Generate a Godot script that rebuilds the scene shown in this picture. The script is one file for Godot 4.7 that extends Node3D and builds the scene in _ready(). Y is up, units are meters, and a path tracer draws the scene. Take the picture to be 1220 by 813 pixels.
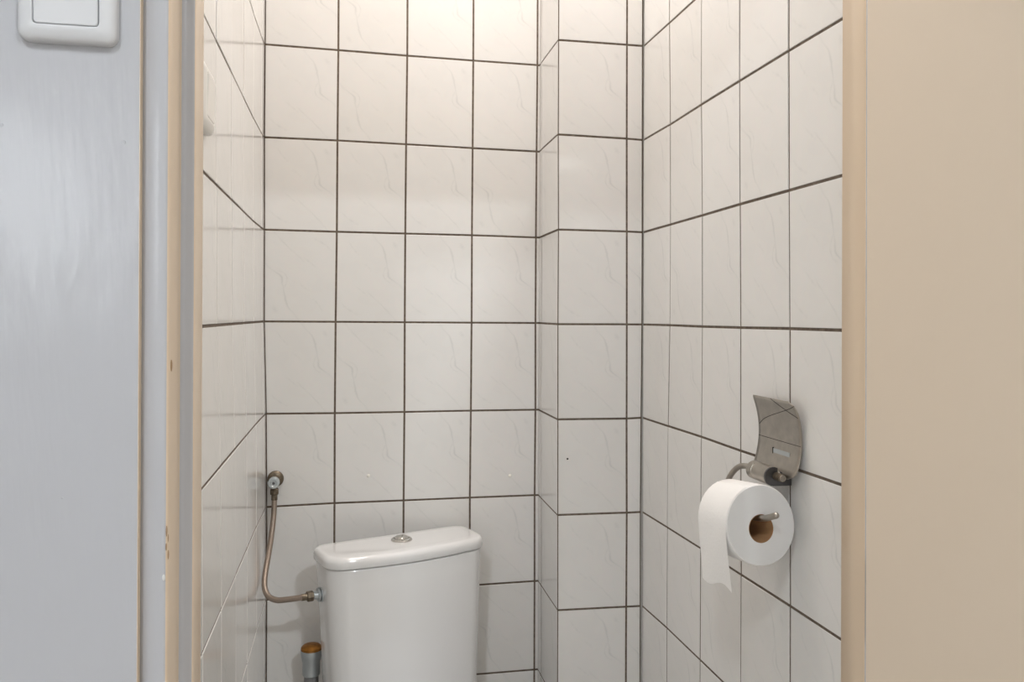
extends Node3D

# Heights are measured from the floor; the joint between tile rows that lies at eye level is at Y0.
const Y0 := 1.25
const PX := 0.1525      # tile pitch across
const PY := 0.2025      # tile pitch up
const JOINT := 0.0042   # width of the joints
const ROW_LOW := -6
const ROW_HIGH := 7
const CEIL := 2.75      # ceiling of the toilet
const HALL_CEIL := 2.75
const ZW := 1.10        # hall face of the wall with the door
const ZF := 1.0906      # hall face of the door frame
const ZS := 1.037       # face of the door stop
const ZB := 0.992       # back of the frame, in the toilet
const HEAD := 1.940     # underside of the door stop at the head

var mat := {}
var rng := RandomNumberGenerator.new()
var used := {}

func _ready() -> void:
	rng.seed = 7
	setup_camera_and_light()
	make_materials()
	build_toilet_room()
	build_hall()
	build_door_frame()
	build_door()
	build_toilet()
	build_water_supply()
	build_standpipe()
	build_paper_holder()
	build_switches()
	build_lamps()


# ------------------------------------------------------------------ camera, sky, exposure
func setup_camera_and_light() -> void:
	var cam := Camera3D.new()
	cam.name = "camera"
	add_child(cam)
	cam.position = Vector3(0.1773, Y0 + 0.0188, 1.8694)
	cam.basis = Basis.from_euler(Vector3(0.0031, -0.1982, 0.0039))
	var near := 0.05
	cam.set_frustum(near * 813.0 / 974.98, Vector2(0, -near * (406.5 - 372.75) / 974.98), near, 60.0)
	cam.current = true
	var env := Environment.new()
	env.background_mode = Environment.BG_COLOR
	env.background_color = Color(0.96, 0.98, 1.0)
	env.background_energy_multiplier = 40.0
	env.tonemap_mode = Environment.TONE_MAPPER_LINEAR
	env.tonemap_exposure = 0.76
	env.sdfgi_enabled = true
	env.ssao_enabled = true
	env.ssil_enabled = true
	var we := WorldEnvironment.new()
	we.name = "world_environment"
	we.environment = env
	add_child(we)


func build_lamps() -> void:
	# toilet: a warm flat opal lamp on the ceiling
	var t := thing("ceiling_lamp", "flat square opal ceiling lamp glowing warm above the toilet", "lamp", Vector3(0.50, CEIL, 0.42))
	var base := new_st()
	flat_box(base, Vector3(-0.12, -0.03, -0.12), Vector3(0.12, 0.0, 0.12))
	part("base", base, mat.white_plastic, t)
	var pane := new_st()
	plate(pane, rounded_rect(0.21, 0.21, 0.02), 0.022, 0.012, Transform3D(Basis(Vector3.RIGHT, PI / 2), Vector3(0, -0.0302, 0)))
	part("lamp_glass", pane, mat.glow_warm, t)
	var bulb := AreaLight3D.new()
	bulb.name = "light"
	bulb.area_size = Vector2(0.2, 0.2)
	bulb.light_color = Color(1.0, 0.966, 0.938)
	bulb.light_energy = 1.26
	bulb.area_range = 12.0
	bulb.area_attenuation = 2.0
	bulb.shadow_enabled = true
	t.add_child(bulb)
	bulb.position = Vector3(0, -0.058, 0)
	bulb.rotation_degrees = Vector3(-90, 0, 0)
	# hall: two cool ceiling lamps, one before the doorway and one beyond the open door
	hall_lamp("flat round ceiling lamp glowing cool white before the doorway", Vector3(-0.35, HALL_CEIL, 2.48), 2.4)
	hall_lamp("flat round ceiling lamp glowing cool white beyond the open door", Vector3(0.95, HALL_CEIL, 2.95), 4.6)

func hall_lamp(label: String, at: Vector3, energy: float) -> void:
	var h := thing("ceiling_lamp", label, "lamp", at)
	var hb := new_st()
	lathe(hb, [Vector2(0.0, 0.0), Vector2(0.11, 0.0), Vector2(0.11, -0.025), Vector2(0.0, -0.025)], 32)
	part("base", hb, mat.white_plastic, h)
	var hg := new_st()
	lathe(hg, [Vector2(0.1, -0.0255), Vector2(0.1, -0.05), Vector2(0.085, -0.065), Vector2(0.0, -0.07)], 32)
	part("lamp_glass", hg, mat.glow_cool, h)
	var hl := AreaLight3D.new()
	hl.name = "light"
	hl.area_size = Vector2(0.14, 0.14)
	hl.light_color = Color(0.955, 0.98, 1.0)
	hl.light_energy = energy
	hl.area_range = 12.0
	hl.area_attenuation = 2.0
	hl.shadow_enabled = true
	h.add_child(hl)
	hl.position = Vector3(0, -0.078, 0)
	hl.rotation_degrees = Vector3(-90, 0, 0)


# ------------------------------------------------------------------ helpers
func new_st() -> SurfaceTool:
	var st := SurfaceTool.new()
	st.begin(Mesh.PRIMITIVE_TRIANGLES)
	st.set_smooth_group(0)
	return st

# a, b, c run counter-clockwise seen from outside
func tri(st: SurfaceTool, a: Vector3, b: Vector3, c: Vector3) -> void:
	if a.is_equal_approx(b) or b.is_equal_approx(c) or a.is_equal_approx(c):
		return
	st.add_vertex(a); st.add_vertex(c); st.add_vertex(b)

func quad(st: SurfaceTool, a: Vector3, b: Vector3, c: Vector3, d: Vector3) -> void:
	tri(st, a, b, c)
	tri(st, a, c, d)

# rings of equal length, each running counter-clockwise seen along the direction from first to last ring reversed
func rings(st: SurfaceTool, rs: Array, cap_a := true, cap_b := true, closed := true, groups := []) -> void:
	for k in rs.size() - 1:
		if groups.size() > k:
			st.set_smooth_group(groups[k])
		var p: Array = rs[k]
		var q: Array = rs[k + 1]
		var n := p.size()
		for i in (n if closed else n - 1):
			var j := (i + 1) % n
			quad(st, p[i], p[j], q[j], q[i])
	st.set_smooth_group(-1)
	for e in 2:
		if (e == 0 and not cap_a) or (e == 1 and not cap_b):
			continue
		var r: Array = rs[0] if e == 0 else rs[rs.size() - 1]
		var m := Vector3.ZERO
		for v in r:
			m += v
		m /= r.size()
		for i in r.size():
			var j := (i + 1) % r.size()
			if e == 0:
				tri(st, m, r[j], r[i])
			else:
				tri(st, m, r[i], r[j])
	st.set_smooth_group(0)

func lathe(st: SurfaceTool, prof: Array, n := 24, at := Transform3D.IDENTITY) -> void:
	# profile of (radius, height) from the top down or from the bottom up; the outside is made to face out
	var rs := []
	var up: bool = prof[0].y <= prof[prof.size() - 1].y
	for k in prof.size():
		var p: Vector2 = prof[k] if up else prof[prof.size() - 1 - k]
		var ring := []
		for i in n:
			var a := -TAU * i / n
			ring.append(at * Vector3(p.x * cos(a), p.y, p.x * sin(a)))
		rs.append(ring)
	# a new smooth group at every sharp edge of the profile
	var groups := []
	var g := 1
	for k in prof.size() - 1:
		if k > 0:
			var a: Vector2 = rs_dir(prof, k - 1, up)
			var b: Vector2 = rs_dir(prof, k, up)
			if absf(a.angle_to(b)) > 0.6:
				g += 1
		groups.append(g)
	rings(st, rs, prof[0].x > 0.0001, prof[prof.size() - 1].x > 0.0001, true, groups)

func rs_dir(prof: Array, k: int, up: bool) -> Vector2:
	var n := prof.size()
	return (prof[k + 1] - prof[k]) if up else (prof[n - 2 - k] - prof[n - 1 - k])

func tube(st: SurfaceTool, path: Array, radius, n := 12, round_end := false) -> void:
	var rs := []
	var side := Vector3.ZERO
	var m := path.size()
	for k in m:
		var d: Vector3 = (path[mini(k + 1, m - 1)] - path[maxi(k - 1, 0)]).normalized()
		if side == Vector3.ZERO:
			side = d.cross(Vector3.UP if absf(d.y) < 0.9 else Vector3.RIGHT).normalized()
		side = (side - d * side.dot(d)).normalized()
		var up := d.cross(side)
		var r: float = radius[k] if radius is Array else radius
		var ring := []
		for i in n:
			var a := TAU * i / n
			ring.append(path[k] + (side * cos(a) + up * sin(a)) * r)
		rs.append(ring)
		if round_end and k == m - 1:
			for e in [0.5, 0.85]:
				var cap := []
				for i in n:
					var a := TAU * i / n
					cap.append(path[k] + d * r * e + (side * cos(a) + up * sin(a)) * r * sqrt(1.0 - e * e))
				rs.append(cap)
	rings(st, rs)

func smooth_path(pts: Array, steps := 6) -> Array:
	var out := []
	for k in pts.size() - 1:
		var a: Vector3 = pts[maxi(k - 1, 0)]
		var b: Vector3 = pts[k]
		var c: Vector3 = pts[k + 1]
		var d: Vector3 = pts[mini(k + 2, pts.size() - 1)]
		for s in steps:
			out.append(b.cubic_interpolate(c, a, d, float(s) / steps))
	out.append(pts[pts.size() - 1])
	return out

func flat_box(st: SurfaceTool, lo: Vector3, hi: Vector3) -> void:
	st.set_smooth_group(-1)
	var a := [Vector3(lo.x, lo.y, hi.z), Vector3(hi.x, lo.y, hi.z), Vector3(hi.x, hi.y, hi.z), Vector3(lo.x, hi.y, hi.z)]
	var b := [Vector3(lo.x, lo.y, lo.z), Vector3(hi.x, lo.y, lo.z), Vector3(hi.x, hi.y, lo.z), Vector3(lo.x, hi.y, lo.z)]
	rings(st, [b, a])

func rounded_rect(w: float, h: float, r: float, n := 5) -> Array:
	var out := []
	for c in 4:
		var cx := (w / 2 - r) * (1 if c == 0 or c == 3 else -1)
		var cy := (h / 2 - r) * (1 if c < 2 else -1)
		for i in n + 1:
			var a := PI / 2 * (c + float(i) / n)
			out.append(Vector2(cx + r * cos(a), cy + r * sin(a)))
	return out

# a plate with rounded rim: outline in its own xy plane, growing along z, edge radius r
func plate(st: SurfaceTool, outline: Array, depth: float, r: float, at: Transform3D, inset_start := 0.0) -> void:
	var rs := []
	var steps := [[inset_start, 0.0], [0.0, minf(depth * 0.2, 0.001)], [0.0, depth - r]]
	for k in range(1, 5):
		var a := PI / 2 * k / 4.0
		steps.append([r * (1.0 - cos(a)), depth - r + r * sin(a)])
	steps.append([r + minf(r, 0.003), depth])
	for s in steps:
		var ring := []
		var o := inset(outline, s[0])
		for p in o:
			ring.append(at * Vector3(p.x, p.y, s[1]))
		rs.append(ring)
	rings(st, rs)

func inset(outline: Array, d: float) -> Array:
	if d == 0.0:
		return outline
	var out := []
	var n := outline.size()
	for i in n:
		var a: Vector2 = outline[(i + n - 1) % n]
		var b: Vector2 = outline[i]
		var c: Vector2 = outline[(i + 1) % n]
		var t := ((b - a).normalized() + (c - b).normalized()).normalized()
		out.append(b + Vector2(-t.y, t.x) * d)
	return out

func commit(st: SurfaceTool, m: Material) -> ArrayMesh:
	st.generate_normals()
	var mesh := st.commit()
	mesh.surface_set_material(0, m)
	return mesh

func part(called: String, st: SurfaceTool, m: Material, parent: Node3D, label := "") -> MeshInstance3D:
	var o := MeshInstance3D.new()
	o.name = called
	o.mesh = commit(st, m)
	parent.add_child(o, true)
	if label != "":
		o.set_meta("label", label)
	return o

func numbered(called: String) -> String:
	var n: int = used.get(called, 0)
	used[called] = n + 1
	return called if n == 0 else "%s_%03d" % [called, n]

func thing(called: String, label: String, category: String, at := Vector3.ZERO, group := "") -> Node3D:
	var o := Node3D.new()
	o.name = numbered(called)
	add_child(o)
	o.position = at
	o.set_meta("label", label)
	o.set_meta("category", category)
	if group != "":
		o.set_meta("group", group)
	return o

func structure(called: String, label: String, category: String) -> Node3D:
	var o := thing(called, label, category)
	o.set_meta("kind", "structure")
	return o


# ------------------------------------------------------------------ materials
func noise_tex(freq: float, octaves: int, lo: Color, hi: Color, size := 256, s := 1) -> NoiseTexture2D:
	var n := FastNoiseLite.new()
	n.seed = s
	n.noise_type = FastNoiseLite.TYPE_SIMPLEX_SMOOTH
	n.frequency = freq
	n.fractal_octaves = octaves
	var t := NoiseTexture2D.new()
	t.width = size
	t.height = size
	t.seamless = true
	t.noise = n
	var g := Gradient.new()
	g.set_color(0, lo)
	g.set_color(1, hi)
	t.color_ramp = g
	return t

func bump_tex(freq: float, octaves: int, strength: float, s := 3) -> NoiseTexture2D:
	var n := FastNoiseLite.new()
	n.seed = s
	n.frequency = freq
	n.fractal_octaves = octaves
	var t := NoiseTexture2D.new()
	t.width = 256
	t.height = 256
	t.seamless = true
	t.noise = n
	t.as_normal_map = true
	t.bump_strength = strength
	return t

func std(color: Color, rough: float, metal := 0.0) -> StandardMaterial3D:
	var m := StandardMaterial3D.new()
	m.albedo_color = color
	m.roughness = rough
	m.metallic = metal
	return m

func triplanar(m: StandardMaterial3D, scale: Vector3, world := true) -> StandardMaterial3D:
	m.uv1_triplanar = true
	m.uv1_world_triplanar = world
	m.uv1_scale = scale
	return m

# the print of the tiles: off-white with faint grey marble veins
func marble() -> ImageTexture:
	var w := 360
	var h := 480
	var im := Image.create(w, h, false, Image.FORMAT_RGB8)
	var cloud := FastNoiseLite.new()
	cloud.seed = 11
	cloud.frequency = 0.006
	cloud.fractal_octaves = 3
	var vein := PackedFloat32Array()
	vein.resize(w * h)
	var r := RandomNumberGenerator.new()
	r.seed = 21
	# each vein: strength, width, then points as shares of the tile
	var lines := [
		[1.0, 4.2, [Vector2(0.52, 0.0), Vector2(0.57, 0.06), Vector2(0.66, 0.13), Vector2(0.71, 0.22), Vector2(0.735, 0.33), Vector2(0.76, 0.42), Vector2(0.77, 0.49), Vector2(0.86, 0.545), Vector2(0.93, 0.58), Vector2(1.0, 0.64)]],
		[0.6, 3.6, [Vector2(0.74, 0.36), Vector2(0.69, 0.45), Vector2(0.72, 0.52), Vector2(0.80, 0.56)]],
		[0.55, 3.8, [Vector2(0.44, 0.66), Vector2(0.55, 0.74), Vector2(0.68, 0.83), Vector2(0.83, 0.95), Vector2(0.88, 1.0)]],
		[0.45, 4.0, [Vector2(0.16, 0.10), Vector2(0.25, 0.19), Vector2(0.31, 0.24)]],
		[0.4, 3.8, [Vector2(0.27, 0.60), Vector2(0.37, 0.66), Vector2(0.45, 0.71)]],
		[0.45, 4.2, [Vector2(0.05, 0.80), Vector2(0.16, 0.87), Vector2(0.30, 0.93)]],
		[0.5, 8.0, [Vector2(0.84, 0.09), Vector2(0.87, 0.12), Vector2(0.89, 0.14)]],
		[0.3, 5.0, [Vector2(0.38, 0.34), Vector2(0.46, 0.38), Vector2(0.50, 0.42)]]]
	for l in lines:
		var pts: Array = l[2]
		var jag := Vector2.ZERO
		for k in pts.size() - 1:
			var a: Vector2 = pts[maxi(k - 1, 0)]
			var b: Vector2 = pts[k]
			var c: Vector2 = pts[k + 1]
			var d: Vector2 = pts[mini(k + 2, pts.size() - 1)]
			var steps := int((c - b).length() * 480.0) + 2
			for i in steps:
				var f := float(i) / steps
				jag = jag * 0.93 + Vector2(r.randf_range(-0.5, 0.5), r.randf_range(-0.5, 0.5))
				var p: Vector2 = b.cubic_interpolate(c, a, d, f) * Vector2(w, h) + jag
				var run := (k + f) / (pts.size() - 1)
				var fade: float = (0.35 + 0.65 * sin(PI * run)) * (0.7 + 0.3 * sin(run * 17.0 + l[0] * 9.0))
				var wd: float = l[1] * (0.75 + 0.5 * sin(run * 11.0 + l[1]) ** 2)
				for dy in range(-11, 12):
					for dx in range(-11, 12):
						var x := int(p.x) + dx
						var y := int(p.y) + dy
						if x < 0 or y < 0 or x >= w or y >= h:
							continue
						var v: float = l[0] * fade * exp(-(Vector2(x, y) - p).length_squared() / (wd * wd))
						if v > vein[y * w + x]:
							vein[y * w + x] = v
	for y in h:
		for x in w:
			var c := cloud.get_noise_2d(x, y) * 0.5 + 0.5
			var k := vein[y * w + x] * (0.6 + 0.4 * c)
			var base := Color(0.932, 0.925, 0.915).lerp(Color(0.915, 0.912, 0.905), c)
			im.set_pixel(x, y, base.lerp(Color(0.80, 0.805, 0.80), clampf(k, 0, 1) * 0.55))
	return ImageTexture.create_from_image(im)

func make_materials() -> void:
	var print_ := marble()
	var wave := bump_tex(0.012, 2, 1.0, 5)
	mat.tiles = []
	for k in 3:
		var m := std([Color(1, 1, 1), Color(0.992, 0.991, 0.989), Color(0.985, 0.984, 0.981)][k], 0.13)
		m.albedo_texture = print_
		m.normal_enabled = true
		m.normal_texture = wave
		m.normal_scale = 0.04
		mat.tiles.append(m)
	mat.grout = triplanar(std(Color(1, 1, 1), 0.95), Vector3(9, 9, 9))
	mat.grout.albedo_texture = noise_tex(0.03, 4, Color(0.36, 0.31, 0.27), Color(0.50, 0.45, 0.40))
	mat.plaster = std(Color(0.90, 0.89, 0.87), 0.9)
	mat.hall_paint = triplanar(std(Color(0.712, 0.712, 0.728), 0.26), Vector3(9, 1.3, 9))
	mat.hall_paint.normal_enabled = true
	mat.hall_paint.normal_texture = bump_tex(0.02, 4, 3.0, 9)
	mat.hall_paint.normal_scale = 0.22
	mat.cream = triplanar(std(Color(0.885, 0.805, 0.705), 0.28), Vector3(4, 1.0, 4))
	mat.cream.normal_enabled = true
	mat.cream.normal_texture = bump_tex(0.02, 3, 2.0, 12)
	mat.cream.normal_scale = 0.12
	mat.door_paint = mat.cream.duplicate()
	mat.door_paint.albedo_color = Color(0.92, 0.858, 0.778)
	mat.porcelain = std(Color(0.93, 0.93, 0.93), 0.10)
	mat.porcelain.clearcoat_enabled = true
	mat.porcelain.clearcoat = 0.6
	mat.porcelain.clearcoat_roughness = 0.05
	mat.white_plastic = std(Color(0.815, 0.815, 0.825), 0.32)
	mat.cream_plastic = std(Color(0.93, 0.92, 0.90), 0.32)
	mat.chrome = std(Color(0.80, 0.79, 0.77), 0.16, 1.0)
	mat.worn = triplanar(std(Color(1, 1, 1), 0.30, 1.0), Vector3(9, 9, 9), false)
	mat.worn.albedo_texture = noise_tex(0.02, 4, Color(0.63, 0.61, 0.58), Color(0.71, 0.685, 0.65), 256, 4)
	mat.dark_steel = std(Color(0.40, 0.40, 0.41), 0.42, 1.0)
	mat.groove = std(Color(0.16, 0.145, 0.13), 0.8)
	mat.brass = triplanar(std(Color(1, 1, 1), 0.4, 0.8), Vector3(20, 20, 20), false)
	mat.brass.albedo_texture = noise_tex(0.03, 3, Color(0.50, 0.33, 0.14), Color(0.72, 0.50, 0.22), 128, 8)
	mat.old_brass = triplanar(std(Color(1, 1, 1), 0.42, 0.85), Vector3(24, 24, 24), false)
	mat.old_brass.albedo_texture = noise_tex(0.03, 3, Color(0.38, 0.34, 0.29), Color(0.60, 0.555, 0.485), 128, 9)
	mat.braid = std(Color(0.72, 0.655, 0.60), 0.40, 0.6)
	mat.braid.albedo_texture = braid_tex()
	mat.braid.uv1_scale = Vector3(5, 60, 1)
	mat.grey_pipe = std(Color(0.52, 0.52, 0.52), 0.5)
	mat.zinc = std(Color(0.74, 0.765, 0.775), 0.35, 0.6)
	mat.paper = triplanar(std(Color(0.985, 0.98, 0.975), 1.0), Vector3(16, 16, 16), false)
	mat.paper.normal_enabled = true
	mat.paper.normal_texture = bump_tex(0.05, 3, 4.0, 6)
	mat.paper.normal_scale = 0.35
	mat.paper.rim_enabled = true
	mat.paper.rim = 0.2
	mat.paper_edge = std(Color(0.90, 0.90, 0.90), 1.0)
	mat.card = std(Color(0.62, 0.47, 0.33), 0.9)
	mat.floor = triplanar(std(Color(1, 1, 1), 0.35), Vector3(2, 2, 2))
	mat.floor.albedo_texture = noise_tex(0.02, 4, Color(0.76, 0.74, 0.71), Color(0.84, 0.82, 0.79), 256, 2)
	mat.chip = std(Color(0.66, 0.55, 0.43), 0.9)
	mat.chip_white = std(Color(0.84, 0.84, 0.835), 0.8)
	mat.plug = std(Color(0.97, 0.96, 0.93), 0.5)
	mat.hole = std(Color(0.13, 0.12, 0.11), 0.9)
	mat.glow_warm = std(Color(0.95, 0.93, 0.9), 0.4)
	mat.glow_warm.emission_enabled = true
	mat.glow_warm.emission = Color(1.0, 0.88, 0.74)
	mat.glow_warm.emission_energy_multiplier = 3.0
	mat.glow_cool = std(Color(0.95, 0.95, 0.95), 0.4)
	mat.glow_cool.emission_enabled = true
	mat.glow_cool.emission = Color(0.88, 0.95, 1.0)
	mat.glow_cool.emission_energy_multiplier = 2.0
	mat.glass = std(Color(0.95, 0.98, 1.0, 0.06), 0.03)
	mat.glass.transparency = BaseMaterial3D.TRANSPARENCY_ALPHA

func braid_tex() -> ImageTexture:
	var im := Image.create(64, 64, false, Image.FORMAT_RGB8)
	for y in 64:
		for x in 64:
			var a := 0.5 + 0.5 * sin((x + y) * TAU / 16.0)
			var b := 0.5 + 0.5 * sin((x - y) * TAU / 16.0)
			var v := 0.55 + 0.45 * maxf(a, b) * (0.8 + 0.2 * a)
			im.set_pixel(x, y, Color(v, v, v))
	return ImageTexture.create_from_image(im)


# ------------------------------------------------------------------ tiled walls
# How the joints of each wall were laid, in millimetres off a perfect grid: rows from 3 down, then columns.
var off_back := {
	3: [[-0.1, 5.1], [1.7, 3.0], [2.6, 0.6], [1.8, -0.6], [1.5, -1.3]],
	2: [[-0.9, 3.1], [0.7, 3.2], [0.8, 1.4], [1.1, -0.6], [0.3, -1.8]],
	1: [[-1.4, 2.4], [0.2, 1.3], [-0.2, 0.7], [0.3, 0.5], [-0.5, -1.2]],
	0: [[-2.9, 2.8], [-1.5, 2.4], [-0.5, 1.6], [0.4, 1.1], [-0.9, 0.6]],
	-1: [[2.2, 2.3], [-2.4, 0.8], [-0.4, 0.4], [-0.5, 0.6], [-0.1, -0.2]],
	-2: [[4.4, -0.1], [-2.2, 2.4], [-1.4, 2.2], [-2.0, 2.5], [-1.3, 2.1]],
	-3: [[5.0, -1.5], [-2.2, 0.5], [-1.4, 1.5], [-1.5, 2.5], [-0.6, 3.3]],
	-4: [[5.0, -2.5], [-2.2, -1.0], [-1.4, -1.0], [-1.5, -1.0], [-0.5, -1.3]]}
var off_shaft := {
	3: [[-2.1, -1.1], [-0.6, -0.8], [-2.0, -0.9]], 2: [[-2.1, -0.3], [-0.3, -2.1], [-1.6, -3.3]],
	1: [[-0.9, -0.8], [0.5, -1.1], [-0.9, -2.0]], 0: [[-1.3, 0.0], [1.2, -0.1], [-1.0, -0.4]],
	-1: [[-0.7, -0.3], [1.6, -1.8], [-2.3, -1.0]], -2: [[-0.1, -1.6], [2.7, -3.3], [-3.1, -3.3]],
	-3: [[0.7, -1.6], [2.1, -4.3], [-2.8, -5.1]]}
var off_right := {
	3: [[-0.6, -0.8], [-1.0, -0.5], [-4.0, 1.0], [-4.0, 2.0]], 2: [[5.5, -3.7], [-0.1, -0.9], [-3.8, 0.6], [-3.7, 1.9]],
	1: [[8.1, -1.6], [5.0, -1.1], [-1.3, -0.1], [-1.7, -0.1]], 0: [[6.4, 0.0], [6.6, -0.6], [1.8, -0.1], [1.3, 0.8]],
	-1: [[-0.6, 0.2], [4.5, 1.7], [3.1, 1.1], [2.5, 2.2]], -2: [[-3.2, -0.7], [1.7, 1.5], [6.2, 2.1], [4.4, 3.8]],
	-3: [[-4.1, -0.1], [1.1, 1.0], [5.0, 2.0], [4.4, 3.0]]}
var lean_left := {3: -4.0, 2: -4.5, 1: -3.5, 0: -3.0, -1: 2.0, -2: 4.0, -3: 5.0}
var rise_left := {3: -4.0, 2: -3.0, 1: -2.0, 0: 3.0, -1: 5.0, -2: 6.0, -3: 6.0}

func off(table: Dictionary, row: int, col: int) -> Vector2:
	var r := clampi(row, table.keys().min(), table.keys().max())
	var c: Array = table[r]
	var v: Array = c[clampi(col, 0, c.size() - 1)]
	return Vector2(v[0], v[1]) * 0.001

# one tile: corners in the wall's plane run counter-clockwise seen from the room, starting low; n points into the room
func tile(parent: Node3D, c: Array, n: Vector3, cut := Vector2(1, 1)) -> void:
	var st := SurfaceTool.new()
	st.begin(Mesh.PRIMITIVE_TRIANGLES)
	var wobble := rng.randf_range(-0.0004, 0.0004)
	var mid: Vector3 = (c[0] + c[1] + c[2] + c[3]) / 4.0
	var flip := rng.randf() < 0.22
	var q := []
	var dir := []
	var uv := []
	for i in 4:
		var p: Vector3 = c[i]
		var along: Vector3 = (c[(i + 1) % 4] - p).normalized()
		var back: Vector3 = (c[(i + 3) % 4] - p).normalized()
		q.append(p + (along + back) * JOINT * 0.5 + n * wobble)
		dir.append(-(along + back).normalized())
		var u := Vector2([0, 1, 1, 0][i], [1, 1, 0, 0][i]) * cut + (Vector2.ONE - cut) * Vector2(0, 1)
		uv.append(Vector2.ONE - u if flip else u)
	var layers := [[0.0, -0.0065, 0.0], [0.0, -0.0010, 0.15], [0.0003, -0.0003, 0.55], [0.0010, 0.0, 1.0]]
	for k in 3:
		for i in 4:
			var j := (i + 1) % 4
			var v := []
			for e in [[i, k], [j, k], [j, k + 1], [i, k + 1]]:
				var l: Array = layers[e[1]]
				# the normal at a rim point: out to its side, turning to n on the face
				var side: Vector3 = (q[j] - q[i]).normalized().cross(n)
				v.append([q[e[0]] - dir[e[0]] * l[0] * 1.414 + n * l[1], side.lerp(n, l[2]).normalized(), uv[e[0]]])
			for w in [0, 2, 1, 0, 3, 2]:
				st.set_normal(v[w][1]); st.set_uv(v[w][2]); st.add_vertex(v[w][0])
	for w in [0, 2, 1, 0, 3, 2]:
		st.set_normal(n); st.set_uv(uv[w]); st.add_vertex(q[w] - dir[w] * 0.0010 * 1.414)
	st.generate_tangents()
	var o := MeshInstance3D.new()
	o.name = "tile"
	o.mesh = st.commit()
	o.mesh.surface_set_material(0, mat.tiles[rng.randi() % 3])
	parent.add_child(o, true)

# corner(column, row) gives a point of the wall's plane; columns run counter-clockwise round the room's inside, so that tiles face n
func tile_wall(parent: Node3D, cols: int, corner: Callable, n: Vector3, cuts := {}) -> void:
	var st := new_st()
	for r in range(ROW_LOW, ROW_HIGH):
		for k in cols:
			var c := [corner.call(k, r, r), corner.call(k + 1, r, r), corner.call(k + 1, r + 1, r), corner.call(k, r + 1, r)]
			quad(st, c[0] - n * 0.0013, c[1] - n * 0.0013, c[2] - n * 0.0013, c[3] - n * 0.0013)
			if (c[1] - c[0]).length() > JOINT * 1.6:
				tile(parent, c, n, Vector2(cuts.get(k, 1.0), 1))
	part("grout", st, mat.grout, parent)

func row_y(r: int) -> float:
	return Y0 + r * PY

func corner_back(k: int, r: int, _row: int) -> Vector3:
	if k == 5:
		return Vector3(0.6205, row_y(r) + off(off_back, r, 4).y, 0)
	var o := off(off_back, r, k)
	if k == 0:
		o.x = lean_left[clampi(r, -3, 3)] * 0.001 - 0.0003
	return Vector3(k * PX + o.x, row_y(r) + o.y, 0)

func corner_shaft_side(k: int, r: int, _row: int) -> Vector3:
	# from the back wall to the front edge of the shaft
	var y: float = lerpf(off(off_back, r, 4).y, off(off_shaft, r, 0).y, [0.0, 0.15, 1.0][k])
	return Vector3(0.6165 + off(off_shaft, r, 0).x * k * 0.5, row_y(r) + y, [0.0, 0.026, 0.1795][k])

func corner_shaft(k: int, r: int, _row: int) -> Vector3:
	var o := off(off_shaft, r, k)
	return Vector3([0.617, 0.7695, 0.8073][k] + o.x, row_y(r) + o.y, 0.18)

func corner_right(k: int, r: int, _row: int) -> Vector3:
	if k == 0:
		return Vector3(0.8070, row_y(r) + off(off_shaft, r, 2).y, 0.18)
	var o := off(off_right, r, k - 1)
	return Vector3(0.8070, row_y(r) + o.y, minf(0.324 + (k - 1) * PX + o.x, ZB))

func corner_left(k: int, r: int, row: int) -> Vector3:
	var rr := clampi(r, -3, 3)
	var first := 0.056 if row >= 1 else (0.0425 if row < 0 else 0.048)
	var z := 0.0 if k == 0 else minf(first + (k - 1) * PX, ZB)
	var settle := clampf(z / 0.15, 0.0, 1.0)
	var y: float = lerpf(off(off_back, r, 0).y, rise_left[rr] * 0.001, settle)
	return Vector3(lean_left[rr] * 0.001, row_y(r) + y, z)

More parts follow.
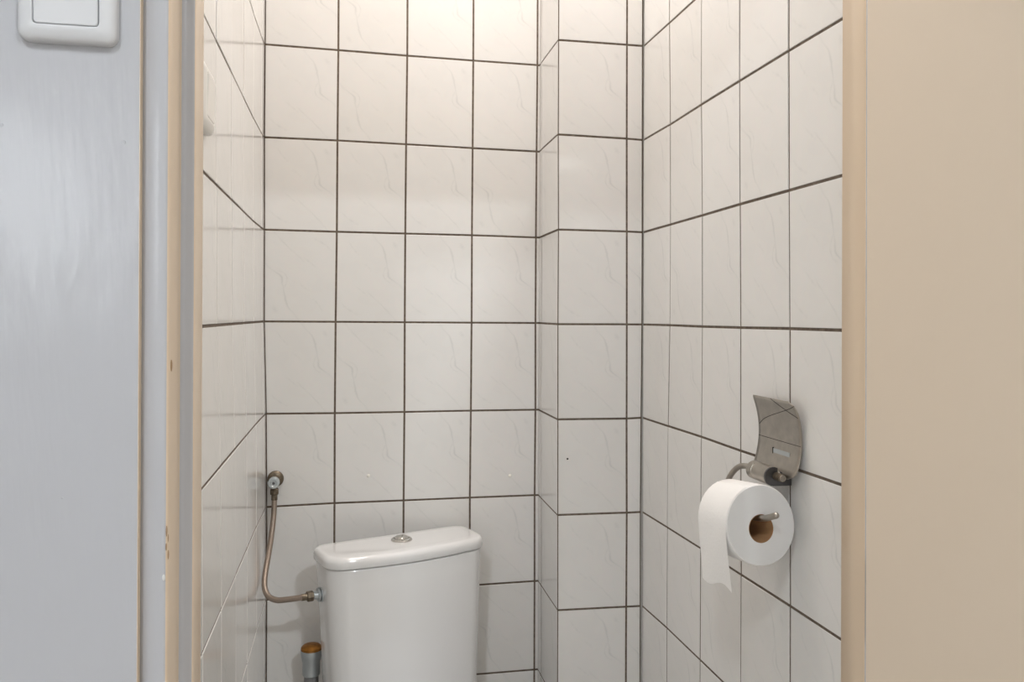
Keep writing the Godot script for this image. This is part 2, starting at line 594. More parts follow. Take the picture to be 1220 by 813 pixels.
func build_toilet_room() -> void:
	var low := 0.0
	var w := structure("wall_back", "white marbled tile wall behind the cistern", "wall")
	var st := new_st()
	flat_box(st, Vector3(-0.12, low, -0.12), Vector3(0.93, CEIL + 0.1, -0.006))
	part("masonry", st, mat.plaster, w)
	tile_wall(w, 5, corner_back, Vector3(0, 0, 1), {4: 0.1})
	for p in [Vector2(0.2248, -0.3437), Vector2(0.5492, -0.3550)]:
		var s := new_st()
		lathe(s, [Vector2(0.0040, 0.0), Vector2(0.0032, 0.0014), Vector2(0.0018, 0.0021), Vector2(0.0, 0.0023)], 14, Transform3D(Basis(Vector3.RIGHT, PI / 2), Vector3(p.x, Y0 + p.y, 0.0)))
		part("screw_plug", s, mat.plug, w, "small white plug in a drilled tile")

	w = structure("wall_shaft", "tiled pipe shaft boxed out in the corner beside the cistern", "wall")
	st = new_st()
	flat_box(st, Vector3(0.624, low, -0.005), Vector3(0.93, CEIL, 0.173))
	part("masonry", st, mat.plaster, w)
	tile_wall(w, 2, corner_shaft_side_facing, Vector3(-1, 0, 0), {0: 0.17})
	tile_wall(w, 2, corner_shaft, Vector3(0, 0, 1), {1: 0.25})
	st = new_st()
	lathe(st, [Vector2(0.0022, 0.0), Vector2(0.0, 0.0004)], 10, Transform3D(Basis(Vector3.RIGHT, PI / 2), Vector3(0.6385, Y0 - 0.2873, 0.1803)))
	part("drill_hole", st, mat.hole, w, "small dark hole in a tile")

	w = structure("wall_right", "white marbled tile wall carrying the paper holder", "wall")
	st = new_st()
	flat_box(st, Vector3(0.8140, low, 0.1725), Vector3(0.93, CEIL, ZB))
	part("masonry", st, mat.plaster, w)
	tile_wall(w, 6, corner_right_facing, Vector3(-1, 0, 0), {5: 0.4, 0: 0.95})

	w = structure("wall_left", "white tile wall beside the water valve, seen at a shallow angle", "wall")
	st = new_st()
	flat_box(st, Vector3(-0.12, low, -0.006), Vector3(-0.0145, CEIL, ZB))
	part("masonry", st, mat.plaster, w)
	tile_wall(w, 8, corner_left_facing, Vector3(1, 0, 0), {7: 0.3})

	w = structure("floor", "pale speckled floor of the toilet and the hallway", "floor")
	st = new_st()
	flat_box(st, Vector3(-1.7, -0.1, -0.12), Vector3(1.9, 0.0, 4.35))
	part("screed", st, mat.floor, w)
	w = structure("ceiling", "white plaster ceiling of the toilet", "ceiling")
	st = new_st()
	flat_box(st, Vector3(-0.12, CEIL, -0.006), Vector3(0.93, CEIL + 0.1, ZB))
	part("plaster", st, mat.plaster, w)

# the walls that face along x are walked the other way round, so that their tiles face the room
func corner_shaft_side_facing(k: int, r: int, row: int) -> Vector3:
	return corner_shaft_side(k, r, row)

func corner_right_facing(k: int, r: int, row: int) -> Vector3:
	return corner_right(k, r, row)

func corner_left_facing(k: int, r: int, row: int) -> Vector3:
	return corner_left(8 - k, r, row)


# ------------------------------------------------------------------ hallway and door
func build_hall() -> void:
	var w := structure("wall_front", "painted pale grey wall with the light switch beside the doorway", "wall")
	var st := new_st()
	flat_box(st, Vector3(-1.7, 0, ZB), Vector3(-0.0029, HALL_CEIL, ZW))
	part("painted_board", st, mat.hall_paint, w)
	st = new_st()
	flat_box(st, Vector3(-0.0029, HEAD + 0.04, ZB), Vector3(0.7885, HALL_CEIL, ZW))
	part("painted_lintel", st, mat.hall_paint, w)
	st = new_st()
	flat_box(st, Vector3(0.7885, 0, ZB), Vector3(1.9, HALL_CEIL, ZW))
	part("painted_board", st, mat.hall_paint, w)
	st = new_st()
	flat_box(st, Vector3(-0.00295, 0, ZF - 0.002), Vector3(-0.0024, HEAD + 0.04, ZW - 0.0002))
	part("painted_edge", st, mat.cream, w, "cream painted edge of the board along the frame")
	for p in [Vector3(-0.1125, Y0 + 0.1795, 0.0016), Vector3(-0.0155, Y0 + 0.1690, 0.0018), Vector3(-0.0635, Y0 - 0.1405, 0.0010)]:
		st = new_st()
		lathe(st, [Vector2(p.z, 0.0), Vector2(p.z * 0.7, 0.0003), Vector2(0.0, 0.0004)], 10, Transform3D(Basis(Vector3.RIGHT, PI / 2), Vector3(p.x, p.y, ZW)))
		part("painted_nail", st, mat.hall_paint, w)
	w = structure("wall_hall_side", "plain white side wall of the hallway", "wall")
	st = new_st()
	flat_box(st, Vector3(-1.8, 0, ZB), Vector3(-1.7, HALL_CEIL, 4.35))
	part("plaster", st, mat.plaster, w)
	w = structure("wall_hall_opposite", "plain white side wall of the hallway behind the open door", "wall")
	st = new_st()
	flat_box(st, Vector3(1.9, 0, ZB), Vector3(2.0, HALL_CEIL, 4.35))
	part("plaster", st, mat.plaster, w)
	# far end with a window
	var cx := -1.20
	var cy := Y0 + 0.52
	var hw := 0.20
	var hh := 0.27
	w = structure("wall_far", "plain white end wall of the hallway around the window", "wall")
	for b in [[Vector3(-1.8, 0, 4.25), Vector3(cx - hw, HALL_CEIL, 4.35)], [Vector3(cx + hw, 0, 4.25), Vector3(2.0, HALL_CEIL, 4.35)],
			[Vector3(cx - hw, 0, 4.25), Vector3(cx + hw, cy - hh, 4.35)], [Vector3(cx - hw, cy + hh, 4.25), Vector3(cx + hw, HALL_CEIL, 4.35)]]:
		st = new_st()
		flat_box(st, b[0], b[1])
		part("plaster", st, mat.plaster, w)
	w = structure("window_1", "white framed window at the end of the hallway", "window")
	for b in [[Vector3(cx - hw, cy - hh, 4.28), Vector3(cx - hw + 0.04, cy + hh, 4.33)], [Vector3(cx + hw - 0.04, cy - hh, 4.28), Vector3(cx + hw, cy + hh, 4.33)],
			[Vector3(cx - hw + 0.04, cy - hh, 4.28), Vector3(cx + hw - 0.04, cy - hh + 0.04, 4.33)], [Vector3(cx - hw + 0.04, cy + hh - 0.04, 4.28), Vector3(cx + hw - 0.04, cy + hh, 4.33)]]:
		st = new_st()
		flat_box(st, b[0], b[1])
		part("window_frame", st, mat.white_plastic, w)
	st = new_st()
	flat_box(st, Vector3(cx - hw + 0.04, cy - hh + 0.04, 4.303), Vector3(cx + hw - 0.04, cy + hh - 0.04, 4.307))
	part("pane", st, mat.glass, w)
	w = structure("ceiling_hall", "white plaster ceiling of the hallway", "ceiling")
	st = new_st()
	flat_box(st, Vector3(-1.8, HALL_CEIL, ZB), Vector3(2.0, HALL_CEIL + 0.1, 4.35))
	part("plaster", st, mat.plaster, w)

func arc(c: Vector2, r: float, a0: float, a1: float, n := 5) -> Array:
	var out := []
	for i in n + 1:
		var a := deg_to_rad(lerpf(a0, a1, float(i) / n))
		out.append(c + Vector2(cos(a), sin(a)) * r)
	return out

# a moulding: runs of a profile (across, toward the hall), each run in its own paint, swept from a to b; across points along dir
func moulding(called: String, parent: Node3D, runs: Array, to3: Callable, flip: bool) -> void:
	var mesh: ArrayMesh = null
	for run in runs:
		var st := new_st()
		var pts: Array = run[0]
		for i in pts.size() - 1:
			var a: Vector3 = to3.call(pts[i], 0)
			var b: Vector3 = to3.call(pts[i + 1], 0)
			var c: Vector3 = to3.call(pts[i + 1], 1)
			var d: Vector3 = to3.call(pts[i], 1)
			if flip:
				quad(st, d, c, b, a)
			else:
				quad(st, a, b, c, d)
		st.generate_normals()
		mesh = st.commit() if mesh == null else st.commit(mesh)
		mesh.surface_set_material(mesh.get_surface_count() - 1, run[1])
	var o := MeshInstance3D.new()
	o.name = called
	o.mesh = mesh
	parent.add_child(o, true)

func frame_runs(outer: float, face: float, stop: float) -> Array:
	# across is measured into the opening from 0; outer is the hidden side
	var r := 0.0042
	var front := [Vector2(outer, ZB), Vector2(outer, ZF), Vector2(face - r - 0.004, ZF), Vector2(face - r, ZF)] + arc(Vector2(face - r, ZF - r), r, 90, 50, 3)
	var reveal := arc(Vector2(face - r, ZF - r), r, 50, 0, 3) + [Vector2(face, ZF - r - 0.004), Vector2(face, ZS + 0.009), Vector2(face, ZS + 0.005)] + arc(Vector2(face + 0.005, ZS + 0.005), 0.005, 180, 205, 2)
	var stop_front := arc(Vector2(face + 0.005, ZS + 0.005), 0.005, 205, 270, 4) + [Vector2(stop - 0.0025, ZS)] + arc(Vector2(stop - 0.002, ZS - 0.002), 0.002, 90, 50, 2)
	var inner := arc(Vector2(stop - 0.002, ZS - 0.002), 0.002, 50, 0, 2) + [Vector2(stop, ZS - 0.006), Vector2(stop, ZB), Vector2(outer, ZB)]
	return [[front, mat.hall_paint], [reveal, mat.cream], [stop_front, mat.hall_paint], [inner, mat.cream]]

func build_door_frame() -> void:
	var f := structure("door_frame", "painted wooden door frame with a rebated stop around the doorway", "door frame")
	moulding("jamb", f, frame_runs(-0.0024, 0.0200, 0.0325), func(p: Vector2, e: int): return Vector3(p.x, HEAD + 0.04 if e else 0.0, p.y), true)
	moulding("jamb", f, frame_runs(0.0, 0.0222, 0.0346), func(p: Vector2, e: int): return Vector3(0.7885 - p.x, HEAD + 0.04 if e else 0.0, p.y), false)
	moulding("head", f, frame_runs(0.0, 0.0275, 0.0400), func(p: Vector2, e: int): return Vector3(0.7885 if e else -0.0024, HEAD + 0.04 - p.x, p.y), true)
	# chipped paint on the rounded edge of the jamb
	for c in [[Vector3(0.0203, Y0 - 0.0283, 1.078), 0.0030, 0.0055, mat.chip], [Vector3(0.0192, Y0 - 0.176, 1.0890), 0.0022, 0.005, mat.chip], [Vector3(0.0198, Y0 - 0.183, 1.0865), 0.0016, 0.004, mat.chip],
			[Vector3(0.0190, Y0 - 0.190, 1.0896), 0.0016, 0.0035, mat.chip], [Vector3(0.0199, Y0 - 0.198, 1.0860), 0.002, 0.0045, mat.chip], [Vector3(0.0172, Y0 - 0.217, 1.0906), 0.002, 0.003, mat.chip_white]]:
		var st := new_st()
		blob(st, c[0], Vector3(0.0006, c[2], c[1]) if c[0].z < 1.09 else Vector3(c[1] * 0.7, c[2], 0.0006))
		part("paint_chip", st, c[3], f, "patch of chipped paint")

func blob(st: SurfaceTool, at: Vector3, size: Vector3) -> void:
	var rs := []
	for k in 7:
		var a := PI * k / 6.0
		var ring := []
		for i in 10:
			var b := -TAU * i / 10.0
			var g := 1.0 + 0.22 * sin(b * 3.0 + at.y * 900.0)
			ring.append(at + Vector3(sin(a) * cos(b) * g, -cos(a), sin(a) * sin(b) * g) * size)
		rs.append(ring)
	rings(st, rs)

func build_door() -> void:
	# opened outwards by ninety degrees: its inner face looks along the doorway
	var d := structure("door_1", "cream painted flush door standing open into the hallway", "door")
	var st := new_st()
	st.set_smooth_group(-1)
	var c := 0.002
	var rs := []
	for l in [[0.7563, c], [0.7563 - c, 0.0], [0.7163 + c, 0.0], [0.7163, c]]:
		var ring := []
		for p in [Vector2(0.005 + l[1], 1.0915 + l[1]), Vector2(0.005 + l[1], 1.8335 - l[1]), Vector2(HEAD - l[1], 1.8335 - l[1]), Vector2(HEAD - l[1], 1.0915 + l[1])]:
			ring.append(Vector3(l[0], p.x, p.y))
		rs.append(ring)
	rings(st, rs)
	part("leaf", st, mat.door_paint, d)
	for y in [0.22, 1.0, 1.78]:
		st = new_st()
		tube(st, [Vector3(0.7645, y - 0.04, 1.0955), Vector3(0.7645, y + 0.04, 1.0955)], 0.006, 12)
		part("hinge", st, mat.chrome, d)
	for sx in [-1.0, 1.0]:
		st = new_st()
		var x0: float = 0.7163 if sx < 0 else 0.7563
		tube(st, smooth_path([Vector3(x0, 1.03, 1.775), Vector3(x0 + sx * 0.03, 1.03, 1.775), Vector3(x0 + sx * 0.045, 1.03, 1.765), Vector3(x0 + sx * 0.048, 1.03, 1.74), Vector3(x0 + sx * 0.048, 1.03, 1.66)], 4), 0.009, 12, true)
		part("door_handle", st, mat.chrome, d)


# ------------------------------------------------------------------ toilet
func cistern_outline(w: float, d: float, bulge: float, rb: float, rf: float) -> Array:
	var pts := []
	var h := w / 2
	var ds := d - bulge
	for i in 7:
		var a := -PI / 2 + PI / 2 * i / 6.0
		pts.append(Vector2(h - rb + rb * cos(a), rb + rb * sin(a)))
	for i in 9:
		var a := PI / 2 * 0.85 * i / 8.0
		pts.append(Vector2(h - rf + rf * cos(a), ds - rf + rf * sin(a)))
	for i in range(1, 18):
		var u := (h - rf) * (1.0 - 2.0 * i / 18.0)
		pts.append(Vector2(u, ds + bulge * (1.0 - (u / (h - rf)) ** 2)))
	for i in 9:
		var a := PI - PI / 2 * 0.85 * (1.0 - i / 8.0)
		pts.append(Vector2(-h + rf + rf * cos(a), ds - rf + rf * sin(a)))
	for i in 7:
		var a := PI + PI / 2 * i / 6.0
		pts.append(Vector2(-h + rb + rb * cos(a), rb + rb * sin(a)))
	return pts

# outline points (across, forward) into rings at heights: [height, inset, scale across, scale forward]
func cistern_rings(st: SurfaceTool, o: Array, levels: Array) -> void:
	var rs := []
	for l in levels:
		var ring := []
		var q := inset(o, l[1])
		for i in q.size():
			var p: Vector2 = q[q.size() - 1 - i]
			ring.append(Vector3(p.x * l[2] + (l[4] if l.size() > 4 else 0.0), l[0], p.y * l[3]))
		rs.append(ring)
	rings(st, rs)

func build_toilet() -> void:
	var t := thing("toilet", "white porcelain toilet with a bow-fronted cistern and push-button lid", "toilet", Vector3(0.2696, 0, 0.0665))
	t.rotation.y = 0.3315
	var top := Y0 - 0.4576
	# body of the cistern
	var st := new_st()
	var body := cistern_outline(0.3440, 0.1425, 0.0139, 0.031, 0.0445)
	var bot := 0.40
	var lv := []
	var hgt := top - 0.0262
	lv.append([bot, 0.02, 0.915, 0.95, 0.0075])
	lv.append([bot, 0.010, 0.915, 0.95, 0.0075])
	lv.append([bot + 0.006, 0.002, 0.915, 0.95, 0.0075])
	for k in 9:
		var f := k / 8.0
		lv.append([lerpf(bot + 0.015, hgt - 0.004, f), 0.0, lerpf(0.915, 1.0, f), lerpf(0.95, 1.0, f), lerpf(0.0075, 0.0015, f)])
	lv.append([hgt - 0.001, 0.001, 1.0, 1.0, 0.0015])
	lv.append([hgt, 0.004, 1.0, 1.0, 0.0015])
	lv.append([hgt, 0.008, 1.0, 1.0, 0.0015])
	cistern_rings(st, body, lv)
	part("cistern", st, mat.porcelain, t)
	# lid
	st = new_st()
	var lid := cistern_outline(0.3545, 0.1458, 0.0139, 0.0323, 0.0458)
	var b := top - 0.0249
	lv = [[b, 0.012, 1, 1], [b, 0.004, 1, 1], [b + 0.0012, 0.001, 1, 1], [b + 0.003, 0.0, 1, 1], [top - 0.0125, 0.0, 1, 1]]
	for k in range(1, 7):
		var a := PI / 2 * k / 6.0
		lv.append([top - 0.0125 + 0.0115 * sin(a), 0.0115 * (1.0 - cos(a)), 1, 1])
	lv.append([top - 0.0006, 0.016, 1, 1])
	lv.append([top - 0.0003, 0.026, 1, 1])
	cistern_rings(st, lid, lv)
	part("cistern_lid", st, mat.porcelain, t)
	# push button: a ring and a domed knob
	var btn := Node3D.new()
	st = new_st()
	lathe(st, [Vector2(0.0222, 0.0), Vector2(0.0222, 0.0022), Vector2(0.0205, 0.0042), Vector2(0.0172, 0.0050), Vector2(0.0165, 0.0036), Vector2(0.0, 0.0036)], 36, Transform3D(Basis.IDENTITY, Vector3(0.0015, top - 0.0005, 0.0621)))
	btn = part("flush_button", st, mat.chrome, t, "chrome push button")
	st = new_st()
	lathe(st, [Vector2(0.0155, 0.0030), Vector2(0.0150, 0.0062), Vector2(0.0120, 0.0086), Vector2(0.0060, 0.0098), Vector2(0.0, 0.0100)], 32, Transform3D(Basis.IDENTITY, Vector3(0.0015, top - 0.0005, 0.0621)))
	part("button_cap", st, mat.chrome, btn)
	# bowl, below the picture
	st = new_st()
	var rs := []
	for l in [[0.0, 0.115, 0.20, 0.18], [0.03, 0.11, 0.19, 0.18], [0.18, 0.105, 0.18, 0.19], [0.30, 0.16, 0.24, 0.23], [0.37, 0.18, 0.275, 0.255], [0.40, 0.182, 0.28, 0.26], [0.40, 0.14, 0.22, 0.28], [0.36, 0.13, 0.20, 0.28], [0.22, 0.06, 0.09, 0.27]]:
		var ring := []
		for i in 36:
			var a := -TAU * i / 36.0
			ring.append(Vector3(l[1] * cos(a), l[0], l[3] + l[2] * sin(a)))
		rs.append(ring)
	rings(st, rs)
	part("bowl", st, mat.porcelain, t)
	st = new_st()
	rs = []
	for l in [[0.402, 0.184, 0.215], [0.42, 0.186, 0.217], [0.432, 0.178, 0.209], [0.436, 0.12, 0.14]]:
		var ring := []
		for i in 36:
			var a := -TAU * i / 36.0
			ring.append(Vector3(l[1] * cos(a), l[0], 0.375 + l[2] * sin(a)))
		rs.append(ring)
	rings(st, rs)
	part("seat_cover", st, mat.white_plastic, t)
	# the threaded inlet on the cistern's side
	st = new_st()
	var inlet := Transform3D(Basis(Vector3(0, 0, 1), PI / 2), Vector3(-0.1640, Y0 - 0.5490, 0.046))
	lathe(st, [Vector2(0.0, 0.0), Vector2(0.0150, 0.0), Vector2(0.0150, 0.0045), Vector2(0.0085, 0.0046), Vector2(0.0085, 0.0065), Vector2(0.0135, 0.0068), Vector2(0.0138, 0.010), Vector2(0.0085, 0.0105), Vector2(0.0078, 0.0185), Vector2(0.0, 0.0185)], 20, inlet)
	part("inlet_thread", st, mat.zinc, t, "zinc coloured threaded water inlet")


func hex(st: SurfaceTool, a: Vector3, b: Vector3, r: float) -> void:
	st.set_smooth_group(-1)
	tube(st, [a, a.lerp(b, 0.08), a.lerp(b, 0.92), b], [r * 0.9, r, r, r * 0.9], 6)

func build_water_supply() -> void:
	var c := Vector3(0.0235, Y0 - 0.343, 0.0)
	var v := thing("angle_valve", "small tarnished chrome angle valve on the tiles beside the corner", "valve", c)
	var face := Basis(Vector3.RIGHT, PI / 2)
	var st := new_st()
	lathe(st, [Vector2(0.0175, 0.0005), Vector2(0.0175, 0.003), Vector2(0.0150, 0.0065), Vector2(0.010, 0.0085), Vector2(0.0, 0.0085)], 28, Transform3D(face, Vector3.ZERO))
	part("rosette", st, mat.old_brass, v)
	st = new_st()
	lathe(st, [Vector2(0.0095, 0.008), Vector2(0.0095, 0.020), Vector2(0.0110, 0.022), Vector2(0.0110, 0.036), Vector2(0.0095, 0.038), Vector2(0.008, 0.040), Vector2(0.0, 0.040)], 22, Transform3D(face, Vector3.ZERO))
	part("valve_body", st, mat.old_brass, v)
	st = new_st()
	lathe(st, [Vector2(0.0108, 0.0400), Vector2(0.0122, 0.0410), Vector2(0.0122, 0.0510), Vector2(0.0112, 0.0525), Vector2(0.0070, 0.0528), Vector2(0.0058, 0.0515), Vector2(0.0, 0.0515)], 24, Transform3D(face, Vector3.ZERO))
	var k := part("valve_knob", st, mat.zinc, v, "pale round knob")
	st = new_st()
	lathe(st, [Vector2(0.0032, 0.0512), Vector2(0.0026, 0.0524), Vector2(0.0, 0.0526)], 12, Transform3D(face, Vector3.ZERO))
	part("screw", st, mat.dark_steel, k)
	st = new_st()
	tube(st, [Vector3(0, -0.004, 0.029), Vector3(0, -0.018, 0.029)], 0.0068, 16)
	part("outlet", st, mat.old_brass, v)
	st = new_st()
	hex(st, Vector3(0, -0.0165, 0.029), Vector3(0, -0.0285, 0.029), 0.0098)
	part("nut", st, mat.old_brass, v)

	var h := thing("water_hose", "brown braided flexible water hose bending from the valve to the cistern", "hose")
	var start := c + Vector3(0, -0.0285, 0.029)
	# the inlet of the cistern, in the room
	var turn := Basis(Vector3.UP, 0.3315)
	var end: Vector3 = Vector3(0.2696, 0, 0.0665) + turn * Vector3(-0.1640 - 0.0185, Y0 - 0.5490, 0.046)
	var out: Vector3 = turn * Vector3(-1, 0, 0)
	var path := smooth_path([start + Vector3(0, -0.010, 0), Vector3(0.0230, Y0 - 0.412, 0.035), Vector3(0.0200, Y0 - 0.453, 0.052), Vector3(0.0160, Y0 - 0.490, 0.080), Vector3(0.0125, Y0 - 0.519, 0.108),
		Vector3(0.0135, Y0 - 0.538, 0.130), Vector3(0.0220, Y0 - 0.5515, 0.147), Vector3(0.0390, Y0 - 0.5565, 0.160), Vector3(0.0600, Y0 - 0.5545, 0.167), end + out * 0.020], 6)
	braided(path, 0.0058, h)
	st = new_st()
	tube(st, [start + Vector3(0, 0.0005, 0), start + Vector3(0, -0.012, 0)], 0.0066, 16)
	part("ferrule", st, mat.old_brass, h)
	st = new_st()
	tube(st, [end + out * 0.024, end + out * 0.012], 0.0068, 16)
	part("ferrule", st, mat.old_brass, h)
	st = new_st()
	hex(st, end + out * 0.0135, end + out * 0.0005, 0.0105)
	part("nut", st, mat.old_brass, h)

func braided(path: Array, r: float, parent: Node3D) -> void:
	var st := SurfaceTool.new()
	st.begin(Mesh.PRIMITIVE_TRIANGLES)
	st.set_smooth_group(0)
	var side := Vector3.ZERO
	var prev := []
	var run := 0.0
	var n := 14
	for k in path.size():
		var d: Vector3 = (path[mini(k + 1, path.size() - 1)] - path[maxi(k - 1, 0)]).normalized()
		if side == Vector3.ZERO:
			side = d.cross(Vector3.RIGHT).normalized()
		side = (side - d * side.dot(d)).normalized()
		if k > 0:
			run += (path[k] - path[k - 1]).length()
		var ring := []
		for i in n + 1:
			var a := TAU * i / n
			ring.append([path[k] + (side * cos(a) + d.cross(side) * sin(a)) * r, Vector2(float(i) / n, run), side * cos(a) + d.cross(side) * sin(a)])
		if k > 0:
			for i in n:
				var q := [prev[i], prev[i + 1], ring[i + 1], ring[i]]
				for w in [0, 2, 1, 0, 3, 2]:
					st.set_uv(q[w][1]); st.set_normal(q[w][2]); st.add_vertex(q[w][0])
		prev = ring
	var o := MeshInstance3D.new()
	o.name = "braided_sleeve"
	o.mesh = st.commit()
	o.mesh.surface_set_material(0, mat.braid)
	parent.add_child(o, true)

func build_standpipe() -> void:
	var top := Y0 - 0.682
	var p := thing("standpipe", "grey pipe with a tarnished metal cap standing beside the cistern", "pipe", Vector3(0.105, 0, 0.078))
	var st := new_st()
	tube(st, [Vector3(0, 0.0, 0), Vector3(0, top - 0.05, 0)], 0.0150, 24)
	part("pipe", st, mat.grey_pipe, p)
	st = new_st()
	lathe(st, [Vector2(0.0165, top - 0.066), Vector2(0.0185, top - 0.064), Vector2(0.0185, top - 0.036), Vector2(0.0200, top - 0.033), Vector2(0.0200, top - 0.029), Vector2(0.0212, top - 0.027), Vector2(0.0225, top - 0.016), Vector2(0.0222, top - 0.0105), Vector2(0.0, top - 0.0105)], 28)
	part("collar", st, mat.zinc, p, "dull chrome collar")
	st = new_st()
	lathe(st, [Vector2(0.0223, top - 0.0110), Vector2(0.0215, top - 0.0065), Vector2(0.0175, top - 0.0025), Vector2(0.010, top - 0.0004), Vector2(0.0, top)], 28)
	part("cap", st, mat.brass, p, "brown tarnished brass cap")


# ------------------------------------------------------------------ paper holder and roll
func flap_x(v: float) -> float:
	# v runs from -1 at the low edge to 1 at the upper edge; the sheet is bowed towards the wall
	return 0.8005 - 0.0115 * v * v

func build_paper_holder() -> void:
	var h := thing("paper_holder", "scratched metal toilet paper holder with its curved flap raised against the tiles", "holder")
	# the flap: a bowed sheet with rounded corners on the side of the door
	var z0 := 0.7050
	var z1 := 0.8265
	var ytop := Y0 - 0.1020
	var ylow := Y0 - 0.2130
	var st := new_st()
	var nu := 14
	var nv := 20
	var front := []
	var back := []
	for j in nv + 1:
		var v := -1.0 + 2.0 * j / nv
		var y := lerpf(ylow, ytop, float(j) / nv)
		var near := z1
		for e in [ytop - y, y - ylow]:
			if e < 0.018:
				near = minf(near, z1 - 0.018 + sqrt(maxf(0.0, 0.018 * 0.018 - (0.018 - e) ** 2)))
		var far := z0
		for e in [ytop - y, y - ylow]:
			if e < 0.003:
				far = maxf(far, z0 + 0.003 - sqrt(maxf(0.0, 0.000009 - (0.003 - e) ** 2)))
		var f := []
		var b := []
		for i in nu + 1:
			var z := lerpf(far, near, float(i) / nu)
			f.append(Vector3(flap_x(v), y, z))
			b.append(Vector3(flap_x(v) + 0.0013, y, z))
		front.append(f)
		back.append(b)
	for j in nv:
		for i in nu:
			quad(st, front[j][i], front[j][i + 1], front[j + 1][i + 1], front[j + 1][i])
			quad(st, back[j][i + 1], back[j][i], back[j + 1][i], back[j + 1][i + 1])
		quad(st, front[j][nu], back[j][nu], back[j + 1][nu], front[j + 1][nu])
		quad(st, back[j][0], front[j][0], front[j + 1][0], back[j + 1][0])
	for i in nu:
		quad(st, front[nv][i], front[nv][i + 1], back[nv][i + 1], back[nv][i])
		quad(st, back[0][i], back[0][i + 1], front[0][i + 1], front[0][i])
	var flap := part("flap", st, mat.worn, h)
	# lines engraved in the flap, given as (share of the width, share of the height)
	for line in [[Vector2(0.03, 0.60), Vector2(0.15, 0.68), Vector2(0.35, 0.755), Vector2(0.6, 0.83), Vector2(0.85, 0.905), Vector2(0.965, 0.95)], [Vector2(0.46, 0.995), Vector2(0.6, 0.93), Vector2(0.8, 0.855), Vector2(0.98, 0.80)], [Vector2(0.01, 0.44), Vector2(0.33, 0.44), Vector2(0.66, 0.44), Vector2(0.99, 0.44)]]:
		var pts := []
		for p in line:
			pts.append(Vector3(flap_x(p.y * 2 - 1) - 0.0001, lerpf(ylow, ytop, p.y), lerpf(z0, z1, p.x)))
		st = new_st()
		tube(st, smooth_path(pts, 5), 0.00045, 6)
		part("engraved_line", st, mat.groove, flap)
	st = new_st()
	flat_box(st, Vector3(flap_x(-0.42) - 0.0005, lerpf(ylow, ytop, 0.235), z0 + 0.048), Vector3(flap_x(-0.42) + 0.0016, lerpf(ylow, ytop, 0.325), z0 + 0.094))
	part("slot", st, mat.zinc, flap, "bright metal slot")
	st = new_st()
	flat_box(st, Vector3(flap_x(-0.42) - 0.0008, lerpf(ylow, ytop, 0.235), z0 + 0.0465), Vector3(flap_x(-0.42) + 0.0016, lerpf(ylow, ytop, 0.335), z0 + 0.0485))
	part("slot_edge", st, mat.groove, flap)
	# hinge barrel and bracket
	var ax := Vector3(0.7760, Y0 - 0.2110, 0.0)
	var along := Basis(Vector3.RIGHT, PI / 2)
	st = new_st()
	lathe(st, [Vector2(0.0, 0.735), Vector2(0.0118, 0.735), Vector2(0.0135, 0.737), Vector2(0.0135, 0.7505), Vector2(0.0127, 0.751), Vector2(0.0127, 0.7525), Vector2(0.0135, 0.753), Vector2(0.0135, 0.790), Vector2(0.0126, 0.791), Vector2(0.0, 0.791)], 28, Transform3D(along, ax))
	part("hinge_barrel", st, mat.worn, h)
	st = new_st()
	flat_box(st, Vector3(0.7775, Y0 - 0.2255, 0.7560), Vector3(0.8062, Y0 - 0.2060, 0.7905))
	part("bracket", st, mat.dark_steel, h, "dark steel bracket fixed to the wall")
	st = new_st()
	st.set_smooth_group(-1)
	var lo := []
	var hi := []
	for p in arc(Vector2.ZERO, 0.0136, 62, 270, 14) + [Vector2(0.0165, -0.0136), Vector2(0.0165, -0.0075), Vector2(0.0075, -0.0065), Vector2(0.0068, 0.002)]:
		lo.append(ax + Vector3(p.x, p.y, 0.7908))
		hi.append(ax + Vector3(p.x, p.y, 0.7940))
	rings(st, [lo, hi])
	part("end_plate", st, mat.dark_steel, h, "dark grey end plate of the hinge")
	st = new_st()
	tube(st, [ax + Vector3(0.004, 0.001, 0.7905), ax + Vector3(0.004, 0.001, 0.8120)], 0.0056, 16)
	var pin := part("hinge_pin", st, mat.old_brass, h, "brass hinge pin")
	st = new_st()
	lathe(st, [Vector2(0.0050, 0.812), Vector2(0.0046, 0.8135), Vector2(0.0022, 0.8140), Vector2(0.0018, 0.8128), Vector2(0.0, 0.8128)], 16, Transform3D(along, ax + Vector3(0.004, 0.001, 0)))
	part("screw_head", st, mat.worn, pin)
	# the rod that carries the roll
	st = new_st()
	var rod := smooth_path([ax + Vector3(0, 0, 0.738), Vector3(0.7745, Y0 - 0.2100, 0.7150), Vector3(0.7690, Y0 - 0.2150, 0.6985), Vector3(0.7610, Y0 - 0.2300, 0.6890), Vector3(0.7530, Y0 - 0.2520, 0.6880), Vector3(0.7460, Y0 - 0.2700, 0.6960), Vector3(0.7430, Y0 - 0.2745, 0.7150), Vector3(0.7415, Y0 - 0.2705, 0.7600), Vector3(0.7425, Y0 - 0.2630, 0.8200), Vector3(0.7500, Y0 - 0.2525, 0.8480)], 6)
	tube(st, rod, 0.0044, 14, true)
	part("roll_rod", st, mat.worn, h, "bent metal rod")

	# the roll
	var r := thing("toilet_paper_roll", "white toilet paper roll hanging on the rod, its loose end hanging down", "toilet paper", Vector3(0.7425, Y0 - 0.2725, 0.8200))
	r.rotation = Vector3(-0.11, 0.0, 0.0)
	var rx := 0.0515
	var ry := 0.0558
	var length := 0.093
	st = new_st()
	var rs := []
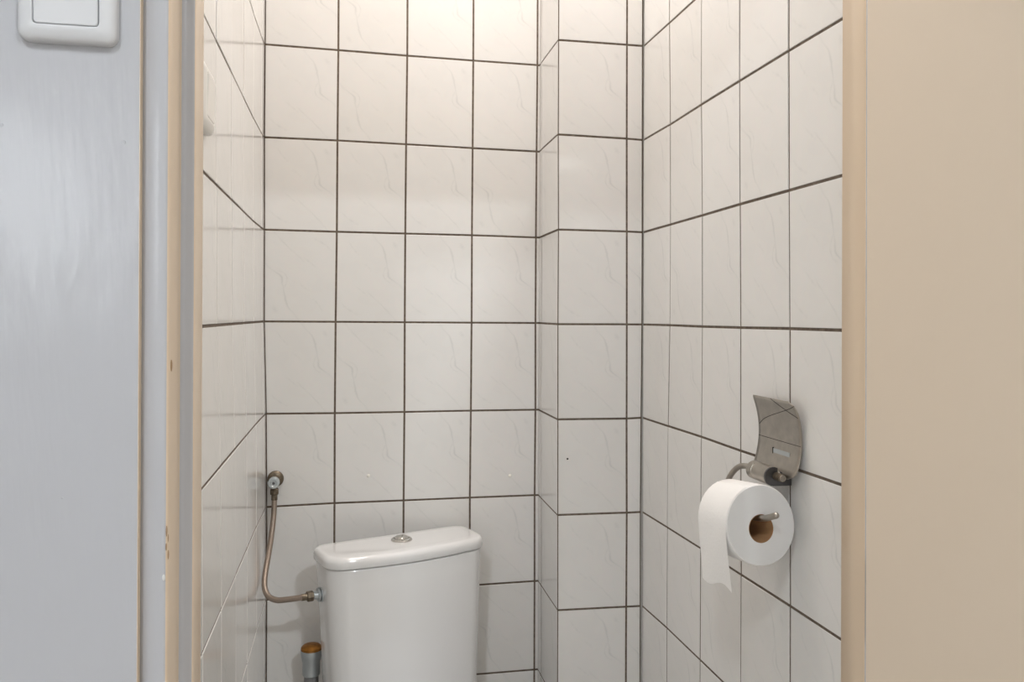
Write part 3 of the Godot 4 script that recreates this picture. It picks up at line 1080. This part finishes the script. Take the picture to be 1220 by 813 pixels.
	for l in [[0.0012, -length], [0.0, -length + 0.0012], [0.0, -0.0012], [0.0010, -0.0003], [0.0014, 0.0]]:
		var ring := []
		for i in 64:
			var a := TAU * i / 64.0
			ring.append(Vector3((rx - l[0]) * cos(a), (ry - l[0]) * sin(a), l[1]))
		rs.append(ring)
	rings(st, rs, false, false)
	var roll := part("wound_paper", st, mat.paper, r)
	for e in [0.0, -length]:
		st = new_st()
		var o := []
		var inn := []
		for i in 64:
			var a := TAU * i / 64.0
			o.append(Vector3((rx - 0.0013) * cos(a), (ry - 0.0013) * sin(a), e))
			inn.append(Vector3(0.0002 + 0.0186 * cos(a), -0.0045 + 0.0196 * sin(a), e))
		if e == 0.0:
			rings(st, [o, inn], false, false)
		else:
			rings(st, [inn, o], false, false)
		part("cut_edge", st, mat.paper_edge, roll)
	st = new_st()
	rs = []
	for l in [[0.0, -length], [0.0, 0.0], [0.0008, 0.0003], [0.0008, -length]]:
		var ring := []
		for i in 40:
			var a := TAU * i / 40.0
			ring.append(Vector3(0.0002 + (0.0186 - l[0]) * cos(a), -0.0045 + (0.0196 - l[0]) * sin(a), l[1]))
		rs.append(ring)
	rings(st, rs, false, false)
	part("cardboard_core", st, mat.card, r, "brown cardboard core")
	# loose sheet: leaves the roll on the side away from the wall and hangs down
	st = new_st()
	var sheet := []
	var sheet_back := []
	for j in 25:
		var row := []
		var row2 := []
		for i in 13:
			var f := i / 12.0
			var z := lerpf(-length + 0.001, -0.001, f)
			var p: Vector3
			if j < 8:
				var a := deg_to_rad(110.0 + 70.0 * j / 7.0)
				p = Vector3((rx + 0.0005) * cos(a), (ry + 0.0005) * sin(a), z)
			else:
				var drop := (j - 7) / 17.0
				var long := 0.086 + 0.004 * sin(f * 7.0)
				p = Vector3(-rx - 0.0005 + 0.004 * drop * drop + 0.0012 * sin(f * 5.0 + drop * 4.0) * drop, -drop * long, z)
			row.append(p)
			row2.append(p + Vector3(0.0003, 0, 0))
		sheet.append(row)
		sheet_back.append(row2)
	for j in 24:
		for i in 12:
			quad(st, sheet[j][i], sheet[j + 1][i], sheet[j + 1][i + 1], sheet[j][i + 1])
	part("loose_sheet", st, mat.paper, r)


# ------------------------------------------------------------------ switches
func switch_at(label: String, place: Transform3D, w: float, h: float, m: Material) -> void:
	# a square frame with sloping sides round one large rocker; its plane is xy, z points off the wall
	var s := thing("light_switch", label, "switch")
	s.transform = place
	var st := new_st()
	var rs := []
	for l in [[0.0, 0.0], [0.0, 0.0062], [0.0006, 0.0078], [0.0022, 0.0096], [0.0048, 0.0112], [0.0085, 0.0126], [0.0115, 0.0132], [0.0125, 0.0132]]:
		var ring := []
		for p in rounded_rect(w - 2 * l[0], h - 2 * l[0], maxf(0.009 - l[0] * 0.45, 0.0035), 6):
			ring.append(Vector3(p.x, p.y, l[1]))
		rs.append(ring)
	# down into the recess round the rocker
	for l in [[0.0130, 0.0128], [0.0132, 0.0080]]:
		var ring := []
		for p in rounded_rect(w - 2 * l[0], h - 2 * l[0], 0.0035, 6):
			ring.append(Vector3(p.x, p.y, l[1]))
		rs.append(ring)
	rings(st, rs, true, true)
	part("switch_frame", st, m, s)
	st = new_st()
	plate(st, rounded_rect(w - 0.0277, h - 0.0277, 0.003, 6), 0.0062, 0.0012, Transform3D(Basis(Vector3.RIGHT, 0.028), Vector3(0, 0, 0.0077)))
	part("rocker", st, m, s)

func build_switches() -> void:
	# on the hall wall, its lower part in the picture
	switch_at("white rocker light switch on the pale grey wall beside the door frame", Transform3D(Basis.IDENTITY, Vector3(-0.0590, Y0 + 0.2905, ZW)), 0.0785, 0.0785, mat.white_plastic)
	switch_at("white light switch on the tiled side wall, half hidden by the door frame", Transform3D(Basis(Vector3(0, 0, -1), Vector3.UP, Vector3(1, 0, 0)), Vector3(-0.0045, Y0 + 0.288, 0.792)), 0.080, 0.080, mat.cream_plastic)
